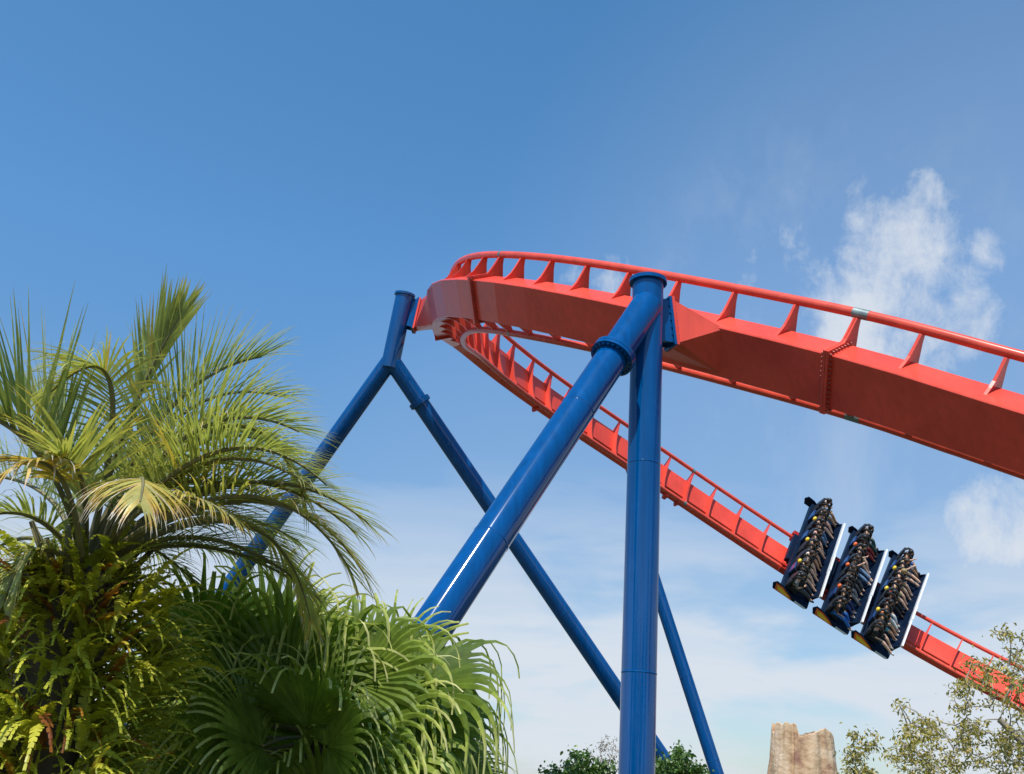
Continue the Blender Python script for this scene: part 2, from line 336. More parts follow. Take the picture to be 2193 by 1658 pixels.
# bare steel sleeves where two rails meet
for s, hl in ((3.40*S, .14), (44.10*S, .07), (14.3*S, .05)):
    for sg in (1, -1):
        bm = bmesh.new(); tube(bm, [pt(s+x, sg*GA/2, 0) for x in (-hl, 0, hl)], RR+.003, 14, False)
        build('rail_sleeve', bm, M_steel, track, True)
# little lugs under the far beam
for s in (36.4, 43.4):
    P, t, U, O = frame(s*S); bm = bmesh.new(); c = P-U*(H0+DS*.75)-O*(WS/2+.09); obox(bm, c, t, U, O, .16, .3, .18); build('lug', bm, M_red, track)

# ---------------------------------------------------------------- blue supports
DIA = .64*S
def flange_ring(bm, p, d, r0, th=.11, nb=20, boltr=.02):
    d = d.normalized(); tube(bm, [p-d*th/2, p-d*.004], r0, 40); tube(bm, [p+d*.004, p+d*th/2], r0, 40)
    a, b = basis(d)
    for k in range(nb):
        an = k*2*math.pi/nb; q = p+(a*math.cos(an)+b*math.sin(an))*(r0-.05); tube(bm, [q-d*(th/2+.03), q+d*(th/2+.03)], boltr, 6)
def ground_pt(p, d):
    return p+d*((0.0-p.z)/d.z)
def pipe(name, a, b, r, parent, n=48):
    bm = bmesh.new(); L_ = (b-a).length; k = max(1, int(L_/3.4)); d = (b-a).normalized(); pts = [a]; rr = [r]
    for i in range(1, k+1):   # a low weld bead every few metres
        c = a+d*(L_*i/(k+1)); pts += [c-d*.06, c-d*.02, c-d*.012, c-d*.004, c+d*.004, c+d*.012, c+d*.02, c+d*.06]; rr += [r, r, r, r+.006, r+.006, r, r, r]
    tube(bm, pts+[b], rr+[r], n); return build(name, bm, M_blue, parent, True, angle=60)
# main support
ctop = at(1388, 606, 21.3*S); cbot = at(1364, 1658, 17.84*S); cbot = V((cbot.x, cbot.y, 0)); cax = (ctop-cbot).normalized()
main = empty('coaster_support', (cbot.x, cbot.y, 0))
tag(main, 'nearest blue steel support, thick upright column with slanting leg down to the palms', 'support', 'blue coaster supports')
pipe('column', cbot, ctop-cax*.02, DIA/2, main)
bm = bmesh.new(); tube(bm, [ctop-cax*.02, ctop+cax*.05], DIA/2+.06, 48); build('cap_plate', bm, M_blue, main, True, angle=40)
la = at(1387, 652, 21.02*S); lb = at(905, 1375, .64*2193/90*S); ld = (lb-la).normalized(); lg = ground_pt(la, ld)
pipe('leg', la, lg, DIA/2, main)
fp = la+ld*((at(1289, 797, 20.4*S)-la).dot(ld)); bm = bmesh.new(); flange_ring(bm, fp, ld, DIA/2+.105, .13, 24); build('leg_flange', bm, M_blue, main, True, angle=40)
bm = bmesh.new(); tube(bm, [cbot+V((0, 0, 0)), cbot+V((0, 0, .08))], .65, 32); build('base_plate', bm, M_blue, main, True, angle=40)
bm = bmesh.new(); tube(bm, [V((lg.x, lg.y, -.05)), V((lg.x, lg.y, .06))], .8, 32); build('base_plate', bm, M_blue, main, True, angle=40)
# bracket of the main support: blue box from column to plate, red gusset from plate to spine
def bracket(parent, colp, pc, nrm_, hgt, wid, s0, s1):
    """blue box column->plate, then red gusset plate->spine as part of the track"""
    n = nrm_.normalized(); up = (CUPZ-n*CUPZ.dot(n)).normalized(); sd_ = n.cross(up)
    bm = bmesh.new(); obox(bm, pc-n*.055, sd_, up, n, wid*1.15, hgt*1.04, .05)
    for k in range(7):
        for e in (-1, 1):
            q = pc-n*.03+up*hgt*(k/6-.5)*.94+sd_*wid*.52*e; tube(bm, [q-n*.07, q+n*.07], .014, 6)
    pb = build('bracket_plate', bm, M_blue, parent)
    bm = bmesh.new()
    for e in (-1, 1):
        q0 = colp+up*hgt*.42; q1 = colp-up*hgt*.42
        a = [q0+sd_*wid*.33*e, q1+sd_*wid*.33*e, pc-n*.08-up*hgt*.47+sd_*wid*.40*e, pc-n*.08+up*hgt*.47+sd_*wid*.40*e]
        prism(bm, a, [p+sd_*.03 for p in a])
    for sg in (1, -1):
        a = [colp+up*sg*hgt*.36-sd_*wid*.33, colp+up*sg*hgt*.36+sd_*wid*.33, pc-n*.08+up*sg*hgt*.42+sd_*wid*.4, pc-n*.08+up*sg*hgt*.42-sd_*wid*.4]
        prism(bm, a, [p+up*.03 for p in a])
    bmesh.ops.recalc_face_normals(bm, faces=bm.faces); build('bracket_box', bm, M_blue, parent)
    bm = bmesh.new(); obox(bm, pc, sd_, up, n, wid*1.15, hgt*1.04, .05); build('mount_plate', bm, M_red, track)
    pl = [pc+n*.03+up*hgt*.46*a+sd_*wid*.42*b for a in (-1, 1) for b in (-1, 1)]
    sp = [pt(s, o*WS*.47, -H0-DS+.05) for s in (s0, s1) for o in (-1, 1)]
    bm = bmesh.new(); hull(bm, pl+sp); bmesh.ops.recalc_face_normals(bm, faces=bm.faces); build('gusset', bm, M_red, track)
CUPZ = V((0, 0, 1))
P, t, U, O = frame(6.9*S)
pc = at(1437, 694, 21.42*S); cc = at(1388, 690, 21.25*S)
bracket(main, cc, pc, (pc-cc), .90, .34, 5.9*S, 8.1*S)
# rear A frame
za = 36.4*S
stop = at(867, 633, za); sj = at(838, 772, za*.985); sax = (stop-sj).normalized()
rear = empty('coaster_support', (sj.x, sj.y, 0))
tag(rear, 'far left blue steel support, short stub on two widely spread crossing legs behind the palms', 'support', 'blue coaster supports')
DB = .625*S
bm = bmesh.new(); tube(bm, [sj-sax*.25, stop-sax*.02], DB/2*1.03, 40); build('stub', bm, M_blue, rear, True, angle=40)
bm = bmesh.new(); tube(bm, [stop-sax*.02, stop+sax*.05], DB/2+.05, 40); build('cap_plate', bm, M_blue, rear, True, angle=40)
for k, (x, y, zf) in enumerate(((500, 1245, .985), (1325, 1487, 1.0))):
    b_ = at(x, y, za*zf); d = (b_-sj).normalized(); g_ = ground_pt(sj, d)
    pipe('leg', sj-d*.05 if k else sj+V((0, 0, .05)), g_, DB/2*.97, rear, 40)
    if k:
        fp = sj+d*((at(889, 868, za)-sj).dot(d)); bm = bmesh.new(); flange_ring(bm, fp, d, DB/2+.075, .12, 18); build('leg_flange', bm, M_blue, rear, True, angle=40)
    bm = bmesh.new(); tube(bm, [g_-V((0, 0, .05)), g_+V((0, 0, .08))], .6, 24); build('base_plate', bm, M_blue, rear, True, angle=40)
pc = at(894, 676, 36.35*S); cc = at(856, 670, za)
bracket(rear, cc, pc, (pc-cc), 1.0, .38, 20.5*S, 21.8*S)
# support under the far descent, mostly hidden behind the main column
zt = 51.3*S; ttop = at(1366, 1012, zt); tb = V((ttop.x, ttop.y, 0))
far = empty('coaster_support', (tb.x, tb.y, 0))
tag(far, 'far blue steel support mostly hidden behind the thick column, slanting leg to its right', 'support', 'blue coaster supports')
pipe('column', tb, ttop, DIA/2, far, 40)
bm = bmesh.new(); flange_ring(bm, ttop-V((0, 0, 1.1)), V((0, 0, 1)), DIA/2+.05, .08, 12); build('column_flange', bm, M_blue, far, True, angle=40)
j = at(1359, 1112, 51.2*S); b_ = at(1536, 1658, 47.5*S); d = (b_-j).normalized(); g_ = ground_pt(j, d)
pipe('leg', j, g_, DIA/2*.98, far, 40)
bm = bmesh.new(); hull(bm, [pt(s, o*WS*.45, -H0-DS+.04) for s in (40.9*S, 41.7*S) for o in (-1, 1)]+[ttop+V((x*.2, y*.2, -.1-z)) for x in (-1, 1) for y in (-1, 1) for z in (0, .8)])
build('bracket_box', bm, M_blue, far)
bm = bmesh.new(); tube(bm, [g_-V((0, 0, .05)), g_+V((0, 0, .08))], .6, 24); build('base_plate', bm, M_blue, far, True, angle=40)
bm = bmesh.new(); tube(bm, [tb, tb+V((0, 0, .08))], .6, 24); build('base_plate', bm, M_blue, far, True, angle=40)

# ---------------------------------------------------------------- train
def skinned(verts, edges, radii, sub=1):
    """grow one continuous surface round a skeleton (Skin + Subdivision), return the mesh"""
    me = bpy.data.meshes.new('t'); me.from_pydata([tuple(v) for v in verts], edges, []); o = bpy.data.objects.new('t', me); COL.objects.link(o)
    md = o.modifiers.new('s', 'SKIN'); md.use_smooth_shade = True
    for i, r in enumerate(radii):
        sv = me.skin_vertices[0].data[i]; rr = r if isinstance(r, tuple) else (r, r); sv.radius = rr; sv.use_root = (i == 0)
    sb = o.modifiers.new('u', 'SUBSURF'); sb.levels = sub; sb.render_levels = sub
    dg = bpy.context.evaluated_depsgraph_get(); m = bpy.data.meshes.new_from_object(o.evaluated_get(dg))
    bpy.data.objects.remove(o); m.polygons.foreach_set('use_smooth', [True]*len(m.polygons)); return m
def person_meshes(pose):
    """seated rider, origin at the hips: x to the side, y forward, z up"""
    v = [(0, 0, 0), (0, -.02, .15), (0, -.03, .32), (0, -.02, .45), (0, 0, .53), (0, .015, .60), (0, .02, .70), (0, .01, .78)]
    r = [(.15, .12), (.135, .10), (.16, .11), (.15, .09), (.058, .058), (.062, .072), (.078, .10), (.06, .07)]
    e = [(i, i+1) for i in range(7)]
    def add(p, rad, par): v.append(p); r.append(rad); e.append((par, len(v)-1)); return len(v)-1
    lim = {'arm': [], 'leg': []}
    for s in (-1, 1):
        sh = add((s*.20, -.02, .42), .055, 3)
        if pose == 0: el = add((s*.27, .10, .20), .042, sh); wr = add((s*.14, .27, .26), .03, el); hd = add((s*.12, .31, .33), .036, wr); fd = V((-s*.3, .25, .9))
        elif pose == 1: el = add((s*.26, .10, .19), .042, sh); wr = add((s*.17, .32, .13), .03, el); hd = add((s*.16, .39, .12), .036, wr); fd = V((0, .95, -.3))
        else: el = add((s*.27, .14, .55), .042, sh); wr = add((s*.22, .24, .78), .03, el); hd = add((s*.21, .26, .85), .036, wr); fd = V((0, .2, .98))
        fd.normalize(); hp = V(v[hd]); ac = fd.cross(V((s, .2, 0))).normalized()
        lat = ac.cross(fd)
        for k, ln in enumerate((.062, .072, .068, .054)):
            b = add(tuple(hp+lat*(k-1.5)*.02+fd*.03), .010, hd); m_ = add(tuple(hp+lat*(k-1.5)*.021+fd*(.03+ln*.55)), .009, b); add(tuple(hp+lat*(k-1.5)*.021+fd*(.03+ln*.8)+ac*.02), .008, m_)
        b = add(tuple(hp+lat*.035*(-s)-fd*.01+ac*.01), .011, hd); add(tuple(hp+lat*.055*(-s)+fd*.03+ac*.02), .009, b)
        hip = add((s*.10, .05, -.01), .085, 0); kn = add((s*.15, .48, .06), .075, hip)
        if pose == 2: an = add((s*.12, .92, -.02), .05, kn)
        else: an = add((s*.13, .82+.06*s*pose, -.20), .05, kn)
        to = add((v[an][0], v[an][1]+.16, v[an][2]-.05), (.04, .03), an)
        lim['arm'].append((3, sh, el, wr)); lim['leg'].append((0, hip, kn, an, to))
    body = skinned(v, e, r)
    def sub(chains, grow, extra=()):
        ids = []; ed = []
        for c in chains:
            for i in c:
                if i not in ids: ids.append(i)
            for a, b in zip(c, c[1:]):
                if (a, b) not in ed: ed.append((a, b))
        mp = {i: k for k, i in enumerate(ids)}
        rad = [tuple(x+grow for x in (r[i] if isinstance(r[i], tuple) else (r[i], r[i]))) for i in ids]
        return skinned([v[i] for i in ids], [(mp[a], mp[b]) for a, b in ed], rad)
    shirt = sub([(0, 1, 2, 3)]+[(3, c[1], c[2]) for c in lim['arm']], .014)
    trousers = sub([c[:4] for c in lim['leg']], .014)
    shorts_v = sub([c[:3] for c in lim['leg']], .016)
    shoes = []
    bm = bmesh.new()
    for c in lim['leg']:
        a = V(v[c[3]]); t_ = V(v[c[4]]); tube(bm, [a+V((0, -.05, -.03)), a+V((0, .02, -.035)), a.lerp(t_, .6)+V((0, 0, -.01)), t_+V((0, .03, 0))], [.035, .055, .05, .03], 10)
    sm = bpy.data.meshes.new('shoes'); bm.to_mesh(sm); bm.free()
    bm = bmesh.new(); bmesh.ops.create_uvsphere(bm, u_segments=16, v_segments=10, radius=1)
    for q in bm.verts:
        q.co = V((q.co.x*.095, q.co.y*.118, q.co.z*.125)); 
    bmesh.ops.delete(bm, geom=[q for q in bm.verts if q.co.y > .045 and q.co.z < .055], context='VERTS')
    bmesh.ops.translate(bm, verts=bm.verts, vec=(0, .0, .715)); hair = bpy.data.meshes.new('hair'); bm.to_mesh(hair); bm.free()
    # face: eyes, brows, nose, lips, ears
    fbm = bmesh.new()
    for s in (-1, 1):
        bmesh.ops.create_uvsphere(fbm, u_segments=8, v_segments=6, radius=.013, matrix=Matrix.Translation((s*.032, .105, .70)))
        bmesh.ops.create_uvsphere(fbm, u_segments=8, v_segments=6, radius=.02, matrix=Matrix.Translation((s*.085, .02, .69)) @ Matrix.Diagonal((.4, .8, 1.3, 1)))
    bmesh.ops.create_uvsphere(fbm, u_segments=8, v_segments=6, radius=.02, matrix=Matrix.Translation((0, .122, .675)) @ Matrix.Diagonal((.7, 1, 1.1, 1)))
    bmesh.ops.create_uvsphere(fbm, u_segments=8, v_segments=6, radius=.022, matrix=Matrix.Translation((0, .103, .640)) @ Matrix.Diagonal((1.2, .6, .45, 1)))
    face = bpy.data.meshes.new('face'); fbm.to_mesh(face); fbm.free()
    for m in (sm, hair, face): m.polygons.foreach_set('use_smooth', [True]*len(m.polygons))
    return dict(body=body, shirt=shirt, trousers=trousers, shorts=shorts_v, shoes=sm, hair=hair, face=face)
POSES = [person_meshes(k) for k in range(3)]
for P_ in POSES:
    for m in P_.values(): m.materials.append(M_black)
_cm = {}
def cmat(name, col, rough=.8):
    if name not in _cm: _cm[name] = mat(name, col, rough, var=.18, vscale=14)
    return _cm[name]
CLR = {'black': (.018, .018, .02), 'charcoal': (.05, .05, .055), 'grey': (.22, .22, .23), 'white': (.75, .75, .73), 'brown': (.12, .06, .04), 'navy blue': (.02, .04, .14), 'bright blue': (.03, .17, .55),
       'teal': (.10, .32, .38), 'khaki': (.42, .35, .20), 'orange': (.75, .22, .05), 'dark red': (.25, .03, .03), 'dark green': (.03, .09, .08), 'pink': (.6, .28, .3), 'faded jeans': (.12, .20, .34), 'tan': (.45, .33, .2)}
SK = {'fair': (.72, .45, .32), 'tanned': (.52, .29, .17), 'dark': (.16, .08, .05)}
HR = {'black': (.012, .01, .009), 'brown': (.05, .025, .015), 'blond': (.35, .24, .10)}
def person(M, label, skin, shirt, bottom, long_, shoe, hair, pose, group):
    pm = POSES[pose]
    b = bpy.data.objects.new('person', pm['body']); COL.objects.link(b); b.matrix_world = M
    def setm(o, m): o.material_slots[0].link = 'OBJECT'; o.material_slots[0].material = m
    setm(b, cmat('skin_'+skin, SK[skin], .5)); tag(b, label, 'person', group)
    for nm, me, m in (('shirt', pm['shirt'], cmat('cloth_'+shirt, CLR[shirt])), ('trousers' if long_ else 'shorts', pm['trousers'] if long_ else pm['shorts'], cmat('cloth_'+bottom, CLR[bottom])),
                      ('shoes', pm['shoes'], cmat('shoe_'+shoe, CLR[shoe], .5)), ('hair', pm['hair'], cmat('hair_'+hair, HR[hair], .5)), ('face', pm['face'], cmat('face_'+skin, tuple(c*.7 for c in SK[skin]), .5))):
        o = bpy.data.objects.new(nm, me); COL.objects.link(o); o.parent = b; setm(o, m)
    return b
def lmesh(name, bm, mats, smooth=False):
    bmesh.ops.recalc_face_normals(bm, faces=bm.faces)
    me = bpy.data.meshes.new(name); bm.to_mesh(me); bm.free()
    for m in (mats if isinstance(mats, (list, tuple)) else [mats]): me.materials.append(m)
    if smooth: me.polygons.foreach_set('use_smooth', [True]*len(me.polygons)); me.set_sharp_from_angle(angle=R_(45))
    return me
X_, Y_, Z_ = V((1, 0, 0)), V((0, 1, 0)), V((0, 0, 1))
PIT = .655
def yz(bm, poly, x0, x1): prism(bm, [V((x0, y, z)) for y, z in poly], [V((x1, y, z)) for y, z in poly])
# shared car meshes, in the car's own frame: x towards the low rail, y forward, z away from the track
bm = bmesh.new()
obox(bm, V((0, .33, .54)), X_, Y_, Z_, 5.28, 1.20, .08)              # floor
yz(bm, [(.91, .57), (.94, .57), (1.07, 1.00), (1.04, 1.00)], -2.25, 2.25)   # front board
obox(bm, V((0, .1, .33)), X_, Y_, Z_, 1.5, 1.3, .26)
obox(bm, V((0, -.36, .66)), X_, Y_, Z_, 5.25, .12, .30)
for s in (-1, 1):                                                    # gussets behind the bar
    prism(bm, [V((s*2.22, .96, .57)), V((s*2.22, .65, .57)), V((s*2.22, 1.05, 1.05))], [V((s*2.25, .96, .57)), V((s*2.25, .65, .57)), V((s*2.25, 1.05, 1.05))])
me_car = lmesh('car', bm, M_navy)
bm = bmesh.new(); obox(bm, V((0, 1.11, 1.10)), X_, Y_, Z_, 4.5, .07, .13); obox(bm, V((.25, 1.112, 1.10)), X_, Y_, Z_, .9, .08, .18); me_bar = lmesh('front_bar', bm, M_white)
bm = bmesh.new(); yz(bm, [(-.80, .76), (-.66, .48), (.78, .43), (.92, .51), (.92, .60), (.2, .64), (-.40, .92), (-.70, .96)], 2.65, 2.69); me_end = lmesh('end_panel', bm, M_navy)
bm = bmesh.new(); yz(bm, [(-.68, .88), (-.56, .50), (.26, .45), (.08, .62), (-.38, .86)], 2.692, 2.70); me_fl = lmesh('flame_panel', bm, M_orange)
bm = bmesh.new(); yz(bm, [(-.60, .80), (-.48, .57), (.12, .51), (.0, .60), (-.36, .77)], 2.702, 2.708); me_fy = lmesh('flame_core', bm, M_yellow)
bm = bmesh.new(); yz(bm, [(.36, .57), (.36, .49), (.84, .46), (.86, .54)], 2.692, 2.72); me_tr = lmesh('trim_strip', bm, M_white)
bm = bmesh.new(); obox(bm, V((0, .0, .80)), X_, Y_, Z_, .50, .50, .10); obox(bm, V((0, -.24, 1.02)), X_, Y_, Z_, .46, .10, .50)
prism(bm, [V((-.17, -.30, 1.27)), V((.17, -.30, 1.27)), V((.17, -.19, 1.27)), V((-.17, -.19, 1.27))], [V((-.12, -.28, 1.66)), V((.12, -.28, 1.66)), V((.12, -.20, 1.66)), V((-.12, -.20, 1.66))])
bmesh.ops.bevel(bm, geom=bm.edges[:], offset=.025, segments=2, affect='EDGES'); me_seat = lmesh('seat', bm, M_seat, True)
bm = bmesh.new(); obox(bm, V((0, -.33, 1.02)), X_, Y_, Z_, .42, .07, .56); bmesh.ops.bevel(bm, geom=bm.edges[:], offset=.03, segments=2, affect='EDGES'); me_shell = lmesh('seat_shell', bm, M_seatb, True)
bm = bmesh.new(); bmesh.ops.create_uvsphere(bm, u_segments=16, v_segments=10, radius=.095, matrix=Matrix.Translation((0, -.34, 1.60)) @ Matrix.Diagonal((1.0, .8, 1.1, 1)))
me_cap = lmesh('headrest_cap', bm, M_orange, True)
me_cap2 = me_cap.copy(); me_cap2.materials[0] = M_yellow
bm = bmesh.new()
for s in (-1, 1):
    tube(bm, [V((s*.13, -.22, 1.50)), V((s*.165, -.12, 1.63)), V((s*.17, .04, 1.62)), V((s*.165, .17, 1.48)), V((s*.15, .22, 1.28)), V((s*.12, .21, 1.08)), V((0, .20, 1.02))], [.045, .052, .056, .056, .05, .045, .04], 10)
tube(bm, [V((-.14, .23, 1.22)), V((.14, .23, 1.22))], .035, 8)
me_rest = lmesh('restraint', bm, M_black, True)
bm = bmesh.new(); obox(bm, V((0, .27, 1.10)), X_, Y_, Z_, .10, .05, .05); bmesh.ops.bevel(bm, geom=bm.edges[:], offset=.01, segments=1, affect='EDGES'); me_buck = lmesh('buckle', bm, M_white)
WHL = []
for s in (-1, 1):
    bm = bmesh.new()
    for y in (-.45, .45):
        for dx, dz in ((0, RR+.09), (0, -RR-.075), (s*(RR+.085), 0)):
            c = V((s*GA/2+dx, y, dz)); ax = X_ if dx == 0 else Z_; tube(bm, [c-ax*.04, c+ax*.04], .075, 20)
    obox(bm, V((s*(GA/2+.02), 0, .24)), X_, Y_, Z_, .12, 1.2, .10); obox(bm, V((s*(GA/2+.20), 0, .06)), X_, Y_, Z_, .04, 1.1, .34)
    WHL.append(lmesh('wheel_carrier', bm, M_redp, True))
SROW = [50.55*S, 52.90*S, 55.10*S]
def carM(s):
    P, t, U, O = frame(s); X = -O
    return Matrix(((X.x, t.x, U.x, P.x), (X.y, t.y, U.y, P.y), (X.z, t.z, U.z, P.z), (0, 0, 0, 1)))
mid = carM(SROW[1]).translation
train = empty('coaster_train', mid)
tag(train, 'three-row coaster train with black shoulder restraints and white front bars descending the red track', 'train')
ROWN = ['rear', 'middle', 'front']
ORD = ['first', 'second', 'third', 'fourth', 'fifth', 'sixth', 'seventh', 'eighth']
RID = [
 [('fair', 'grey', 'charcoal', 1, 'black', 'black', 0), ('fair', 'charcoal', 'khaki', 0, 'black', 'brown', 1), ('fair', 'white', 'khaki', 0, 'charcoal', 'brown', 1), ('tanned', 'grey', 'charcoal', 0, 'black', 'black', 0),
  ('fair', 'pink', 'charcoal', 0, 'grey', 'brown', 1), ('fair', 'brown', 'faded jeans', 1, 'black', 'black', 0), ('fair', 'khaki', 'pink', 0, 'black', 'brown', 1), ('tanned', 'white', 'khaki', 0, 'charcoal', 'black', 0)],
 [('tanned', 'brown', 'bright blue', 1, 'white', 'black', 1), ('tanned', 'black', 'navy blue', 1, 'white', 'black', 0), ('dark', 'charcoal', 'grey', 1, 'grey', 'black', 1), ('fair', 'khaki', 'charcoal', 1, 'black', 'brown', 0),
  ('fair', 'dark green', 'faded jeans', 1, 'white', 'brown', 2), ('fair', 'black', 'tan', 0, 'white', 'black', 1), ('dark', 'brown', 'dark red', 1, 'black', 'black', 0), ('fair', 'charcoal', 'dark green', 1, 'black', 'black', 1)],
 [('fair', 'black', 'charcoal', 0, 'white', 'brown', 1), ('tanned', 'orange', 'teal', 0, 'white', 'black', 0), ('tanned', 'charcoal', 'white', 1, 'white', 'black', 1), ('dark', 'dark red', 'black', 1, 'black', 'black', 0),
  ('fair', 'tan', 'khaki', 0, 'black', 'brown', 1), ('fair', 'pink', 'tan', 0, 'grey', 'blond', 0), ('fair', 'khaki', 'khaki', 0, 'white', 'brown', 2), ('tanned', 'charcoal', 'bright blue', 0, 'black', 'black', 1)]]
rnd = random.Random(5)
for r_, s in enumerate(SROW):
    Mx = carM(s); loc = Matrix.Translation(-mid) @ Mx
    car = bpy.data.objects.new('car', me_car); COL.objects.link(car); car.parent = train; car.matrix_basis = loc
    def ch(nm, me, x=0):
        o = bpy.data.objects.new(nm, me); COL.objects.link(o); o.parent = car; o.location.x = x; return o
    ch('front_bar', me_bar); ch('end_panel', me_end); ch('flame_panel', me_fl); ch('flame_core', me_fy); ch('trim_strip', me_tr); [ch('wheel_carrier', q) for q in WHL]
    o = ch('end_panel', me_end, -5.34 if r_ == 0 else -5.30)
    if r_: o.scale = (1, .8, .9); o.location.z = .06
    for k in range(8):
        x = (3.5-k)*PIT
        ch('seat', me_seat, x); ch('restraint', me_rest, x); ch('buckle', me_buck, x)
        if k in (1, 4, 6): ch('seat_shell', me_shell, x)
        if k in (1, 3, 5): ch('headrest_cap', me_cap2 if (k+r_) % 2 else me_cap, x)
        sk, sh, bo, lo, so, hr, po = RID[r_][k]
        lab = 'rider in %s shirt and %s, %s seat from lower end, %s row' % (sh, bo if bo == 'faded jeans' else bo+(' trousers' if lo else ' shorts'), ORD[k], ROWN[r_])
        person(Mx @ Matrix.Translation((x, rnd.uniform(-.05, -.02), .93)) @ Matrix.Rotation(rnd.uniform(-.09, .09), 4, 'Y') @ Matrix.Rotation(rnd.uniform(-.12, .12), 4, 'Z') @ Matrix.Rotation(rnd.uniform(-.08, .06), 4, 'X') @ Matrix.Scale(rnd.uniform(1.0, 1.08), 4), lab, sk, sh, bo, lo, so, hr, po, 'riders on the coaster train')
# ---------------------------------------------------------------- foliage
G_ = V((0, 0, -1))
class LM:
    """collects leaf faces with an age value each"""
    def __init__(s): s.v = []; s.f = []; s.a = []; s.mi = []
    def strip(s, pts, wid, side, ages, mi=0, fold=None):
        b = len(s.v)
        for i, (p, w_) in enumerate(zip(pts, wid)):
            d = (pts[min(i+1, len(pts)-1)]-pts[max(i-1, 0)]).normalized(); sd_ = side-d*side.dot(d)
            if sd_.length < 1e-4: sd_ = basis(d)[0]
            sd_.normalize(); n = sd_.cross(d)
            if fold is None: s.v += [p-sd_*w_/2, p+sd_*w_/2]
            else: s.v += [p-sd_*w_/2, p+n*fold*w_, p+sd_*w_/2]
        k = 2 if fold is None else 3
        for i in range(len(pts)-1):
            for j in range(k-1):
                a = b+i*k+j; s.f.append((a, a+1, a+k+1, a+k)); s.a.append(ages[i]); s.mi.append(mi)
    def tube(s, pts, rad, n=6, age=.3, mi=1):
        b = len(s.v); a = None
        for i, p in enumerate(pts):
            d = (pts[min(i+1, len(pts)-1)]-pts[max(i-1, 0)]).normalized()
            a = basis(d)[0] if a is None else (a-d*a.dot(d)).normalized(); c = d.cross(a)
            for k in range(n): s.v.append(p+(a*math.cos(k*2*math.pi/n)+c*math.sin(k*2*math.pi/n))*rad[i])
        for i in range(len(pts)-1):
            for k in range(n):
                s.f.append((b+i*n+k, b+i*n+(k+1) % n, b+(i+1)*n+(k+1) % n, b+(i+1)*n+k)); s.a.append(age); s.mi.append(mi)
    def build(s, name, mats, parent, smooth=False): return pyd(name, s.v, s.f, mats, parent, smooth, s.a, s.mi)
def bend(p, d, ln, n, droop, power=1.0):
    """points of a blade that sags under its own weight"""
    pts = [p.copy()]; d = d.normalized(); h = ln/n
    for i in range(n):
        d = (d+G_*droop*((i+1)/n)**power/n*2).normalized(); p = p+d*h; pts.append(p.copy())
    return pts
def bez(p0, p1, p2, u): return p0*(1-u)**2+p1*2*u*(1-u)+p2*u*u
def pindo_frond(parent, p0, p1, p2, rs, L=.62, n=58, age=.15, droop=.5, tipage=.38, vee=.5, start=.22, spread=1.0, wid=.018, nrm_hint=None, name='frond'):
    lm = LM(); pts = [bez(p0, p1, p2, i/24) for i in range(25)]
    lm.tube(pts, [.024*(1-i/25)**.7+.003 for i in range(25)], 6, .3, 1)
    for i in range(n):
        u = start+(1-start)*(i+.5)/n; u = min(.995, u+rs.uniform(-.004, .004)); P = bez(p0, p1, p2, u); T = (bez(p0, p1, p2, min(1, u+.01))-bez(p0, p1, p2, u-.01)).normalized()
        hint = nrm_hint or V((0, 0, 1)); side = T.cross(hint)
        if side.length < .1: side = T.cross(V((0, -1, .3)))
        side.normalize(); nn = side.cross(T)
        x = (u-start)/(1-start); Lx = L*(.45+.75*math.sin(min(1, x*1.25+.12)*math.pi/1.3))*(1-.45*x**3)
        al = R_(66-42*x)*spread
        for sg in (-1, 1):
            if rs.random() < .07: continue
            a2 = al*rs.uniform(.85, 1.15); v_ = vee*rs.uniform(.6, 1.4)
            d = T*math.cos(a2)+(side*sg*math.cos(v_)+nn*math.sin(v_))*math.sin(a2)
            ln = Lx*rs.uniform(.82, 1.1); k = 6; q = bend(P, d, ln, k, droop*rs.uniform(.3, 1.25), 1.3)
            w0 = wid*rs.uniform(.8, 1.15); ag = age+rs.uniform(-.08, .10)+(.35 if rs.random() < .05 else 0)
            lm.strip(q, [w0*.6, w0, w0*.95, w0*.8, w0*.55, w0*.3, w0*.06], d.cross(nn), [ag+tipage*max(0, (j-2.2)/3)**1.5 for j in range(k)])
    return lm.build(name, [M_pindo, M_petiole], parent)
# --- feather palm at the left
rs = random.Random(11); ZP = 8.0
pb = at(165, 1250, ZP); pbase = V((pb.x, pb.y, 0))
palm = empty('feather_palm', pbase)
tag(palm, 'tall feather palm with arching grey-green fronds and fern-wrapped trunk at the left edge', 'palm tree')
bm = bmesh.new(); hts = [pb.z*k/10 for k in range(11)]
tube(bm, [V((pbase.x+.03*math.sin(k), pbase.y, h)) for k, h in enumerate(hts)]+[pb+V((0, 0, .25))], [.34, .33, .32, .31, .31, .30, .30, .29, .28, .27, .25, .14], 20); build('trunk', bm, M_bark, palm, True)
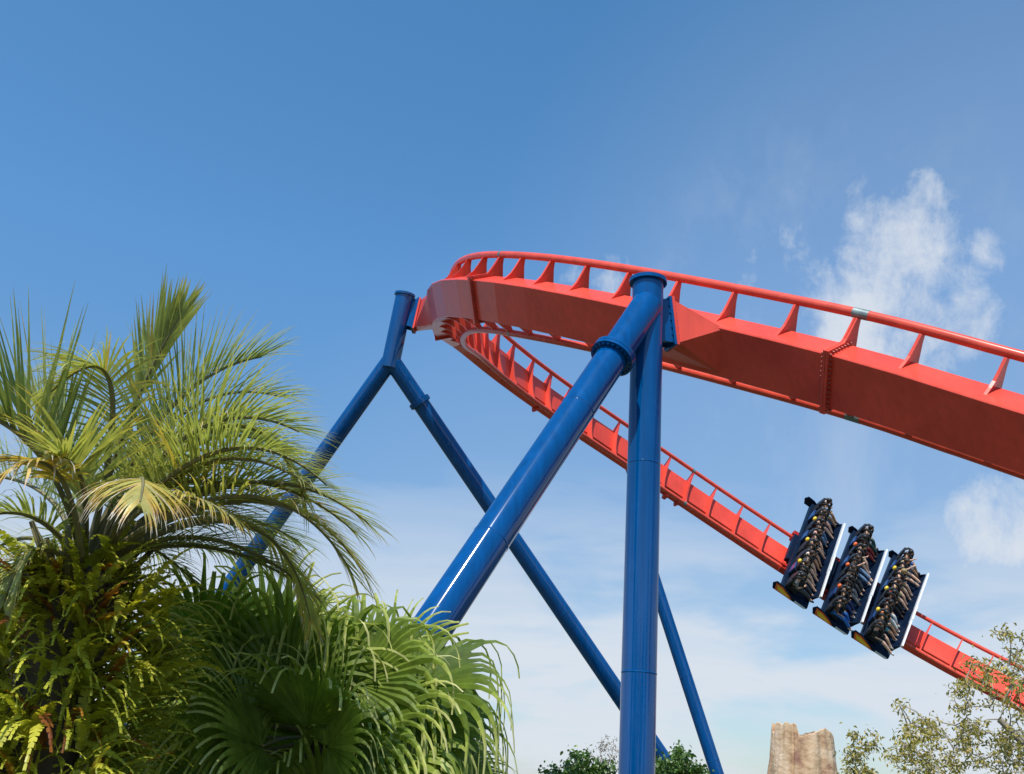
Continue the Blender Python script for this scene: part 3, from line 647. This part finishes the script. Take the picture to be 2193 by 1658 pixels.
# old leaf bases
for k in range(26):
    an = rs.uniform(0, 6.28); z0 = pb.z-rs.uniform(.0, .5); bm = bmesh.new(); c = V((pb.x+.22*math.cos(an), pb.y+.22*math.sin(an), z0)); d = V((math.cos(an)*.45, math.sin(an)*.45, 1)).normalized()
    tube(bm, [c, c+d*.25, c+d*rs.uniform(.4, .6)+V((math.cos(an), math.sin(an), 0))*.06], [.05, .035, .02], 8); build('leaf_base', bm, M_petiole if k % 2 else M_bark, palm, True)
def A(x, y, dz=0): return at(x, y, ZP+dz)
FR = [ # crown px, control, tip, kwargs
 ((185, 1190, .0), (270, 860, .1), (385, 680, .0), dict(L=.62, n=40, age=.26, droop=.05, vee=.9, spread=.50, wid=.030, start=.55)),
 ((170, 1180, .0), (120, 930, -.5), (-60, 880, -1.0), dict(L=1.05, n=44, age=.10, droop=.12, vee=1.25, spread=.9, wid=.030, start=.30)),
 ((170, 1190, .2), (190, 960, .3), (60, 850, .7), dict(L=.8, n=34, age=.12, droop=.1, vee=1.1, spread=.8, wid=.028, start=.3)),
 ((160, 1190, .2), (140, 1000, .6), (-90, 1020, 1.2), dict(L=.9, n=44, age=.08, droop=.3, vee=.9)),
 ((190, 1190, 0), (330, 610, -.2), (88, 860, -.5), dict(L=.62, n=64, age=.34, droop=1.3, vee=.1, tipage=.15)),
 ((200, 1180, 0), (330, 800, .1), (560, 765, .3), dict(L=.72, n=70, age=.16, droop=.35, vee=.75)),
 ((205, 1185, .1), (350, 780, .5), (600, 850, .9), dict(L=.72, n=70, age=.10, droop=.4, vee=.7)),
 ((205, 1185, 0), (400, 800, -.2), (640, 925, -.3), dict(L=.70, n=70, age=.22, droop=.45, vee=.6)),
 ((210, 1190, 0), (470, 820, -.5), (700, 1040, -.8), dict(L=.68, n=70, age=.24, droop=.6, vee=.4)),
 ((210, 1190, 0), (520, 700, .2), (655, 1075, .1), dict(L=.66, n=70, age=.27, droop=1.5, vee=.1)),
 ((215, 1195, 0), (500, 900, .1), (760, 1140, .2), dict(L=.62, n=66, age=.30, droop=.6, vee=.3, tipage=.5)),
 ((215, 1200, -.1), (600, 930, -.3), (780, 1230, -.4), dict(L=.60, n=66, age=.36, droop=.7, vee=.2, tipage=.7)),
 ((215, 1205, 0), (600, 980, .2), (665, 1330, .2), dict(L=.58, n=64, age=.38, droop=.9, vee=.1, tipage=.7)),
 ((215, 1205, -.1), (330, 930, -.8), (300, 1075, -1.5), dict(L=.52, n=44, age=.60, droop=1.5, vee=-.2, tipage=.5, start=.45, spread=1.1)),
 ((215, 1210, -.1), (330, 980, -.5), (500, 1110, -.9), dict(L=.50, n=50, age=.48, droop=1.2, vee=.1, tipage=.6, start=.35)),
 ((175, 1190, -.3), (140, 880, -.9), (-20, 1040, -1.2), dict(L=.48, n=34, age=.66, droop=1.4, vee=.1, tipage=.35, wid=.042, start=.35)),
 ((165, 1200, 0), (70, 1040, -.3), (-80, 1130, -.6), dict(L=.6, n=50, age=.2, droop=.8, vee=.3)),
 ((200, 1200, .3), (400, 930, 1.0), (540, 1010, 1.8), dict(L=.7, n=60, age=.05, droop=.6, vee=.4)),
 ((210, 1200, .3), (420, 1020, .8), (640, 1160, 1.4), dict(L=.66, n=60, age=.05, droop=.5, vee=.2)),
 ((215, 1210, .2), (450, 1060, .5), (690, 1290, .8), dict(L=.6, n=56, age=.12, droop=.9, vee=.2, tipage=.5)),
 ((215, 1220, .2), (350, 1120, .5), (600, 1215, .9), dict(L=.5, n=56, age=.40, droop=.7, vee=.3)),
 ((160, 1210, .3), (60, 1090, .8), (-60, 1220, 1.3), dict(L=.6, n=50, age=.15, droop=.6, vee=.3)),
 ((180, 1195, -.1), (200, 960, -.5), (110, 980, -1.1), dict(L=.7, n=46, age=.33, droop=.5, vee=.7, wid=.03)),
 ((205, 1200, .1), (330, 960, .0), (560, 1060, -.3), dict(L=.62, n=64, age=.16, droop=.7, vee=.3)),
 ((190, 1190, .1), (290, 900, .3), (480, 930, .5), dict(L=.7, n=64, age=.13, droop=.4, vee=.5)),
 ((175, 1215, .1), (260, 1080, .6), (430, 1260, 1.0), dict(L=.5, n=50, age=.3, droop=.9, vee=.2)),
 ((165, 1215, -.2), (60, 1110, -.4), (10, 1290, -.7), dict(L=.5, n=46, age=.3, droop=.9, vee=.2)),
 ((200, 1190, .2), (400, 850, .5), (600, 960, .9), dict(L=.7, n=64, age=.1, droop=.5, vee=.5)),
]
base_ = [f for f in FR if f[2][0] > 400]
for f in base_:
    for rep_ in range(1 if f[2][0] > 660 else 0):
        j = lambda q, m: (q[0]+rs.uniform(-m, m), q[1]+rs.uniform(-m, m*.8), q[2]+rs.uniform(-.5, .7))
        kw = dict(f[3]); kw['age'] = max(.02, kw['age']+rs.uniform(-.1, .16)); kw['n'] = 54
        FR.append((f[0], j(f[1], 60), j(f[2], 30), kw))
for a, b, c, kw in FR:
    dk = kw.get('age', .2) > .6
    o = pindo_frond(palm, A(*a), A(*b), A(*c), rs, **kw)
    if dk: tag(o, 'yellow frond with browning curled leaflets')
# --- ferns on the trunk: a mass nobody could count
rs = random.Random(3); lm = LM()
fc = V((pb.x-.02, pb.y, pb.z-.85))
for k in range(3000):
    an = rs.uniform(0, 6.28); hz = rs.uniform(-2.0, 1.0); rr = .56+.16*math.sin(an*3+hz*4)+rs.uniform(-.12, .10)
    rr *= (1.0 if hz < .55 else 1-(hz-.55)*1.1)
    p = V((fc.x+rr*math.cos(an), fc.y+rr*math.sin(an)*.8, fc.z+hz)); out = V((math.cos(an), math.sin(an), rs.uniform(-.3, .9))).normalized()
    d = (out+V((rs.uniform(-.7, .7), rs.uniform(-.7, .7), rs.uniform(-.3, .6)))).normalized()
    ln = rs.choice((.22, .35, .5, .62))*rs.uniform(.85, 1.15); q = bend(p, d, ln, 13, rs.uniform(.3, 1.5)); w_ = ln*rs.uniform(.048, .066)
    ag = min(1, max(0, rs.gauss(.42, .16))); ag = rs.uniform(.85, 1) if rs.random() < .055 else ag
    side = d.cross(V((rs.uniform(-.6, .6), rs.uniform(-.6, .2), 1))).normalized()
    for i in range(13):
        dd = (q[i+1]-q[i]).normalized(); s2 = (side-dd*side.dot(dd)).normalized(); n2 = s2.cross(dd)
        x = i/12; wl = w_*(.55+.9*math.sin(math.pi*min(1, x*1.1+.1)))*(1-.5*x); h = (q[i+1]-q[i]).length
        for sg in (-1, 1):
            wv = rs.uniform(-.35, .35); tip = q[i]+dd*h*.75+(s2*sg+n2*(wv-.15))*wl
            b = len(lm.v); lm.v += [q[i], q[i]+dd*h*1.05, tip+dd*h*.35, tip-dd*h*.40]; lm.f.append((b, b+1, b+2, b+3)); lm.a.append(ag+rs.uniform(-.06, .06)); lm.mi.append(0)
fo = lm.build('trunk_ferns', [M_fern, M_petiole], None); tag(fo, 'dense shaggy mass of yellow-green sword ferns wrapped round the palm trunk', 'ferns', kind='stuff')
# --- fan palm
def fan_leaf(parent, crown, hub, axis, nrm_, Rf, rs, n=34, age=.25, tipd=2.2, spreadd=118, tipl=.95):
    lm = LM(); axis = axis.normalized(); nrm_ = (nrm_-axis*nrm_.dot(axis)).normalized(); sd_ = axis.cross(nrm_)
    midp = crown.lerp(hub, .55)+V((0, 0, .12)); pts = [bez(crown, midp, hub, i/8) for i in range(9)]
    lm.tube(pts, [.022-.001*i for i in range(9)], 6, .4, 1)
    dphi = 2*R_(spreadd)/n
    for i in range(n):
        ph = -R_(spreadd)+dphi*(i+.5); cup = .25*(abs(ph)/2)**2
        d = (axis*math.cos(ph)+sd_*math.sin(ph)+nrm_*cup).normalized(); Rl = Rf*(1-.22*(abs(ph)/R_(spreadd))**2)*rs.uniform(.94, 1.05)
        p = hub.copy(); dd = d.copy(); q = [p+dd*.02]; wv = [.008]; fr = .70*rs.uniform(.88, 1.12); st = Rl*.125; tot = .02
        dr = tipd*rs.uniform(.6, 1.4); m = 8+int(6*tipl)
        for j in range(m):
            x = (j+1)/8
            if x > fr: dd = (dd.lerp(G_, min(.75, .16*dr*(.6+3.2*(x-fr))))+V((rs.uniform(-.05, .05), rs.uniform(-.05, .05), 0))).normalized()
            else: dd = (dd+G_*.006).normalized()
            p = q[-1]+dd*st; tot += st; q.append(p)
            wv.append(2*tot*math.tan(dphi/2)*1.06 if x <= fr else max(.008, wv[-1]*(.74 if x < fr+.4 else .88)))
        a0 = age+rs.uniform(-.12, .12)
        lm.strip(q, wv, d.cross(nrm_), [min(1, a0+(.72 if j/8 > fr else .0)*min(1, max(0, (j/8-fr)*2.2))) for j in range(m)], 0, .34)  # drooping tips pushed to the pale stops, their lit look put into colour
    return lm.build('fan_leaf', [M_fan, M_petiole], parent)
rs = random.Random(21); ZF = 9.2
fcn = at(690, 1590, ZF); fbase = V((fcn.x, fcn.y, 0)); fp_ = empty('fan_palm', fbase)
tag(fp_, 'low fan palm with pleated round leaves and long drooping leaf tips at lower centre', 'palm tree')
bm = bmesh.new(); tube(bm, [fbase, V((fcn.x, fcn.y, fcn.z*.6)), fcn+V((0, 0, .05))], [.2, .17, .13], 16); build('trunk', bm, M_bark, fp_, True)
def B(x, y, dz=0): return at(x, y, ZF+dz)
# hub px, tip px of the midrib, radius, normal (towards the viewer and up by default)
FN = [((520, 1640, .3), (480, 1600, .4), .7, (0, -.9, .5), .3), ((640, 1650, .2), (650, 1590, .2), .75, (0, -.9, .5), .35), ((740, 1650, .3), (760, 1590, .4), .75, (0, -.9, .5), .3), ((560, 1560, .1), (540, 1480, .1), .7, (0, -1, .4), .3),
      ((460, 1690, .2), (430, 1640, .2), .7, (0, -1, .4), .35), ((860, 1690, .2), (880, 1640, .3), .7, (0, -1, .4), .3), ((690, 1720, -.2), (690, 1680, -.3), .7, (0, -1, .4), .35), ((340, 1700, .3), (330, 1640, .3), .6, (0, -1, .4), .35),
      ((435, 1395, -.1), (425, 1235, -.2), .72, (.1, -1, .25), .05), ((610, 1470, -.3), (630, 1300, -.2), .78, (0, -1, .45), .2), ((760, 1465, -.3), (840, 1340, -.1), .78, (-.35, -1, .5), .2),
      ((880, 1470, .0), (1050, 1400, .1), .82, (-.1, -.75, .8), .15), ((880, 1540, -.2), (1060, 1560, -.2), .82, (0, -.7, .8), .12), ((800, 1645, -.6), (960, 1610, -.8), .80, (0, -.45, 1), .35),
      ((560, 1400, .5), (570, 1270, .6), .75, (.1, -1, .3), .45), ((520, 1540, -.4), (440, 1440, -.6), .72, (.2, -.9, .6), .2), ((660, 1560, -.7), (650, 1440, -1.0), .72, (0, -.8, .8), .2),
      ((470, 1600, -.2), (370, 1590, -.3), .7, (0, -.8, .8), .25), ((740, 1560, .4), (820, 1460, .7), .8, (0, -.6, .8), .15), ((850, 1610, .3), (980, 1650, .6), .75, (0, -.8, .7), .1),
      ((560, 1600, -.6), (500, 1560, -.9), .7, (0, -1, .5), .35), ((700, 1600, -.8), (740, 1520, -1.0), .7, (0, -1, .6), .35), ((640, 1420, .7), (700, 1330, 1.0), .75, (0, -.9, .5), .3),
      ((480, 1480, .5), (400, 1370, .8), .72, (0, -1, .4), .1), ((610, 1580, .6), (560, 1500, 1.1), .7, (0, -.4, 1), .1), ((900, 1470, .6), (1000, 1450, 1.1), .7, (0, -.8, .8), .1),
      ((700, 1480, -.2), (720, 1340, -.1), .75, (.15, -1, .4), .25), ((960, 1640, -.2), (1060, 1670, -.2), .5, (0, -.7, .9), .3), ((400, 1500, .3), (330, 1420, .4), .65, (.2, -1, .4), .2),
      ((780, 1560, -.5), (900, 1500, -.7), .7, (-.2, -.9, .6), .2), ((600, 1690, -.4), (620, 1600, -.8), .7, (0, -.8, .6), .2), ((420, 1660, .0), (340, 1640, .0), .65, (0, -.8, .6), .3),
      ((560, 1480, -.1), (500, 1350, -.1), .74, (.2, -1, .35), .22), ((820, 1440, .3), (880, 1370, .5), .66, (-.1, -.9, .6), .25)]
for h_, t_, rf, nv, ag in FN:
    hub = B(*h_); fan_leaf(fp_, fcn, hub, B(*t_)-hub, V(nv), rf*1.10, rs, age=ag, tipd=rs.choice((.5, .9, 1.6, 2.3)), tipl=rs.uniform(.35, .9))
# --- small feather palm behind, lower left
rs = random.Random(8)
q0 = at(40, 1330, 10.2); qb = V((q0.x, q0.y, 0)); p2 = empty('feather_palm', qb)
tag(p2, 'smaller pale yellow-green feather palm half hidden behind the ferns at the left edge', 'palm tree')
bm = bmesh.new(); tube(bm, [qb, q0], [.2, .16], 14); build('trunk', bm, M_bark, p2, True)
for k in range(20):
    an = rs.uniform(0, 6.28); rch = rs.uniform(.7, 1.1); up = rs.uniform(.2, .8); o_ = V((math.cos(an), math.sin(an), 0))
    pindo_frond(p2, q0, q0+o_*rch*.6+V((0, 0, up)), q0+o_*rch*1.25+V((0, 0, up*.55-.15)), rs, L=.45, n=46, age=.36, droop=.6, vee=.4)
# --- trees from clusters of leaves on real branches
def tree(name, label, cat, base, trunk_pts, clusters, leaf_m, bark, nl, ls, rs, rad0=.10, spread=.25, group=None, aspect=2.4):
    """clusters: world points of twig ends; every twig is joined to the nearest older wood"""
    root = empty(name, base); tag(root, label, cat, group)
    wood = LM(); nodes = list(trunk_pts); wood.tube(trunk_pts, [rad0*(1-.6*i/len(trunk_pts)) for i in range(len(trunk_pts))], 8, .3, 0)
    wood.build('trunk', [bark], root, True)
    br = LM(); lv = LM(); c0 = trunk_pts[-1]
    cl = sorted(clusters, key=lambda c: (c-c0).length)
    for c in cl:
        par = min(nodes, key=lambda n_: (n_-c).length+.25*(n_-c0).length*0)
        L_ = (c-par).length; m1 = par.lerp(c, .5)+V((rs.uniform(-1, 1), rs.uniform(-1, 1), rs.uniform(-.3, 1)))*L_*.14
        pts = [par, m1, c]; r0 = min(rad0*.35, .008+L_*.016); br.tube(pts, [r0, r0*.7, .004], 5, .3, 0); nodes += [m1, c]
        for k in range(nl):
            u = rs.random()**.7; p = (m1.lerp(c, u)) + V((rs.gauss(0, 1), rs.gauss(0, 1), rs.gauss(0, .8)))*spread*(.25+.75*u)*.5
            d = V((rs.gauss(0, 1), rs.gauss(0, 1), rs.gauss(-.1, .8))).normalized(); l_ = ls*rs.uniform(.6, 1.3); q = bend(p, d, l_, 2, .5)
            sd_ = d.cross(V((rs.gauss(0, 1), rs.gauss(0, 1), rs.gauss(0, 1)))).normalized(); ag = min(1, max(0, rs.gauss(.45, .25)))
            lv.strip(q, [l_/aspect*.5, l_/aspect, l_/aspect*.25], sd_, [ag, ag], 0)
    br.build('branches', [bark], root, True); lv.build('crown', [leaf_m], root)
    return root
def clus(regs, z0, z1, rs):
    out = []
    for x, y, rx, ry, n in regs:
        for _ in range(n):
            a = rs.uniform(0, 6.28); r = math.sqrt(rs.random()); out.append(at(x+rx*r*math.cos(a), y+ry*r*math.sin(a), rs.uniform(z0, z1)))
    return out
rs = random.Random(31)
b_ = at(2290, 1700, 19.5); b_ = V((b_.x, b_.y, 0))
reg = [(2150, 1360, 35, 14, 7), (2180, 1395, 25, 20, 6), (2165, 1430, 40, 16, 12), (2085, 1422, 26, 10, 6), (2110, 1440, 14, 34, 8), (2085, 1466, 34, 11, 10), (2150, 1500, 36, 18, 8), (2180, 1470, 20, 30, 8), (2190, 1560, 40, 30, 12),
       (2060, 1510, 20, 22, 9), (2075, 1560, 35, 25, 16), (1965, 1560, 45, 28, 26), (2010, 1600, 60, 35, 22), (1930, 1605, 35, 30, 16), (2100, 1620, 80, 40, 30), (1985, 1640, 80, 25, 34), (2170, 1630, 50, 40, 26), (1925, 1505, 7, 8, 3), (2050, 1488, 8, 20, 5), (2130, 1580, 40, 20, 12), (2240, 1500, 60, 80, 20), (2260, 1620, 70, 60, 20)]
tree('oak_tree', 'sparse olive-brown leaved oak crossing in front of the red track at the right edge', 'tree', b_, [b_, at(2270, 1690, 19.7), at(2200, 1600, 20), at(2140, 1540, 20.2)], clus(reg, 18.6, 21.2, rs), M_oak, M_palebark, 19, .08, rs, .12, .22)
b_ = at(1835, 1760, 21); b_ = V((b_.x, b_.y, 0))
tree('sapling', 'thin airy sapling between the sandstone rock and the oak', 'tree', b_, [b_, at(1838, 1700, 21), at(1836, 1650, 21)], clus([(1840, 1610, 30, 40, 18), (1868, 1580, 16, 30, 7), (1815, 1620, 16, 26, 7), (1850, 1650, 45, 14, 14), (1830, 1575, 8, 14, 3)], 20.6, 21.4, rs), M_oak, M_palebark, 14, .085, rs, .05, .2)
b_ = at(1235, 1800, 26); b_ = V((b_.x, b_.y, 0))
tree('green_shrub', 'dark green leafy shrub left of the thick blue column', 'shrub', b_, [b_, at(1238, 1720, 26), at(1240, 1665, 26)], clus([(1235, 1648, 34, 22, 26), (1285, 1650, 38, 12, 14), (1190, 1655, 24, 8, 5), (1240, 1690, 90, 26, 50), (1236, 1615, 16, 9, 4), (1262, 1622, 8, 6, 2), (1168, 1648, 4, 3, 1)], 25.3, 26.7, rs), M_green, M_bark, 30, .11, rs, .08, .26, aspect=1.7)
b_ = at(1445, 1800, 26); b_ = V((b_.x, b_.y, 0))
tree('green_shrub', 'dark green leafy shrub right of the thick blue column', 'shrub', b_, [b_, at(1445, 1720, 26), at(1440, 1665, 26)], clus([(1425, 1645, 32, 20, 24), (1458, 1625, 18, 12, 8), (1470, 1652, 38, 10, 14), (1440, 1690, 90, 30, 60), (1452, 1607, 8, 6, 3), (1498, 1652, 14, 6, 4)], 25.3, 26.7, rs), M_green, M_bark, 30, .11, rs, .08, .26, aspect=1.7)
b_ = at(1300, 1800, 33); b_ = V((b_.x, b_.y, 0))
tree('bare_tree', 'thin greyish nearly bare treetop just behind the green shrub', 'tree', b_, [b_, at(1300, 1720, 33), at(1298, 1640, 33)], clus([(1290, 1620, 34, 34, 26), (1305, 1590, 16, 14, 6)], 32.4, 33.6, rs), M_greyleaf, M_palebark, 12, .08, rs, .06, .32)
# --- sandstone pillar
rs = random.Random(2); zr = 34; c0 = at(1722, 1658, zr); base = V((c0.x, c0.y, 0)); ht = at(1722, 1568, zr).z
mpp = zr/2193.0
rk = bmesh.new(); na, nh = 160, 90; rings = []
def topf(a):
    x = math.cos(a)
    return ht+mpp*(17*(1 if -.97 < x < -.40 else 0)-7*math.exp(-((x+.25)/.25)**2)+8*math.exp(-((x-.5)/.22)**2)+6*noise.noise(V((a*3, 1.3, 0)))+5*noise.noise(V((a*9, 4.3, 0)))-10*max(0, x-.8)*3)
for j in range(nh+1):
    h = j/nh; ring = []
    for i in range(na):
        a = i*2*math.pi/na; z = h*topf(a)
        rr = mpp*(68+14*(1-h)+ (1-h)*8)*(1-.05*h)
        rr *= 1+.06*noise.noise(V((math.cos(a)*2, math.sin(a)*2, z*.5)))+.035*noise.noise(V((math.cos(a)*6, math.sin(a)*6, z*1.2)))+.035*noise.noise(V((a*7, z*.3, 3)))
        gx = math.cos(a); 
        if math.sin(a) < 0: rr *= 1-.16*math.exp(-((gx+.56)/.045)**2)-.07*math.exp(-((gx-.35)/.14)**2)
        ring.append(rk.verts.new((base.x+rr*math.cos(a), base.y+rr*.8*math.sin(a), z)))
    rings.append(ring)
for r0, r1 in zip(rings, rings[1:]):
    for i in range(na): rk.faces.new((r0[i], r0[(i+1) % na], r1[(i+1) % na], r1[i]))
ct = rk.verts.new((base.x, base.y, ht-.5))
for i in range(na): rk.faces.new((rings[-1][i], rings[-1][(i+1) % na], ct))
M_rock = bpy.data.materials.new('sandstone'); M_rock.use_nodes = True; t = M_rock.node_tree; b = t.nodes['Principled BSDF']; b.inputs['Roughness'].default_value = .9
tcn = t.nodes.new('ShaderNodeTexCoord'); mp = t.nodes.new('ShaderNodeMapping'); mp.inputs['Scale'].default_value = (1, 1, 1.3); t.links.new(tcn.outputs['Object'], mp.inputs[0])
n1 = t.nodes.new('ShaderNodeTexNoise'); n1.inputs['Scale'].default_value = 1.1; n1.inputs['Detail'].default_value = 10; n1.inputs['Roughness'].default_value = .65; t.links.new(mp.outputs[0], n1.inputs[0])
rp = t.nodes.new('ShaderNodeValToRGB'); e = rp.color_ramp.elements; e[0].position = .34; e[0].color = (.26, .13, .09, 1); e[1].position = .62; e[1].color = (.64, .47, .33, 1); x = e.new(.42); x.color = (.42, .26, .15, 1); x = e.new(.50); x.color = (.55, .38, .23, 1)
t.links.new(n1.outputs[0], rp.inputs[0]); t.links.new(rp.outputs[0], b.inputs['Base Color'])
n2 = t.nodes.new('ShaderNodeTexNoise'); n2.inputs['Scale'].default_value = 7; n2.inputs['Detail'].default_value = 9; t.links.new(mp.outputs[0], n2.inputs[0])
bp = t.nodes.new('ShaderNodeBump'); bp.inputs['Strength'].default_value = .5; bp.inputs['Distance'].default_value = .06; t.links.new(n2.outputs[0], bp.inputs['Height']); t.links.new(bp.outputs[0], b.inputs['Normal'])
ro = build('rock_pillar', rk, M_rock, None, True); tag(ro, 'tan sandstone rock pillar with jagged top between the column and the oak', 'rock')
# --- unseen trees added behind the viewpoint to darken the paint's reflections and cut fill light
rs = random.Random(77)
lv = LM()
for k in range(13):
    an = R_(195+150*k/12+rs.uniform(-4, 4)); dd = rs.uniform(15, 26); c = V((math.cos(an)*dd, math.sin(an)*dd-2, 0)); H = rs.uniform(7, 12); Rr = rs.uniform(2.6, 4.2)
    lv.tube([c, c+V((0, 0, H*.6))], [.35, .2], 8, 0, 1)
    for q in range(900):
        d = V((rs.gauss(0, 1), rs.gauss(0, 1), rs.gauss(0, 1))).normalized()*Rr*rs.uniform(.55, 1.05); p = c+V((0, 0, H*.62))+V((d.x, d.y, d.z*1.15))
        dr = V((rs.gauss(0, 1), rs.gauss(0, 1), rs.gauss(0, .6))).normalized(); lv.strip([p, p+dr*.5], [.4, .15], dr.cross(V((rs.random(), rs.random(), 1))).normalized(), [rs.random()*.7])
wo_ = lv.build('added_trees', [M_green, M_bark], None); tag(wo_, 'unseen belt of broadleaf trees added behind the viewpoint for dark reflections', 'trees', kind='stuff')
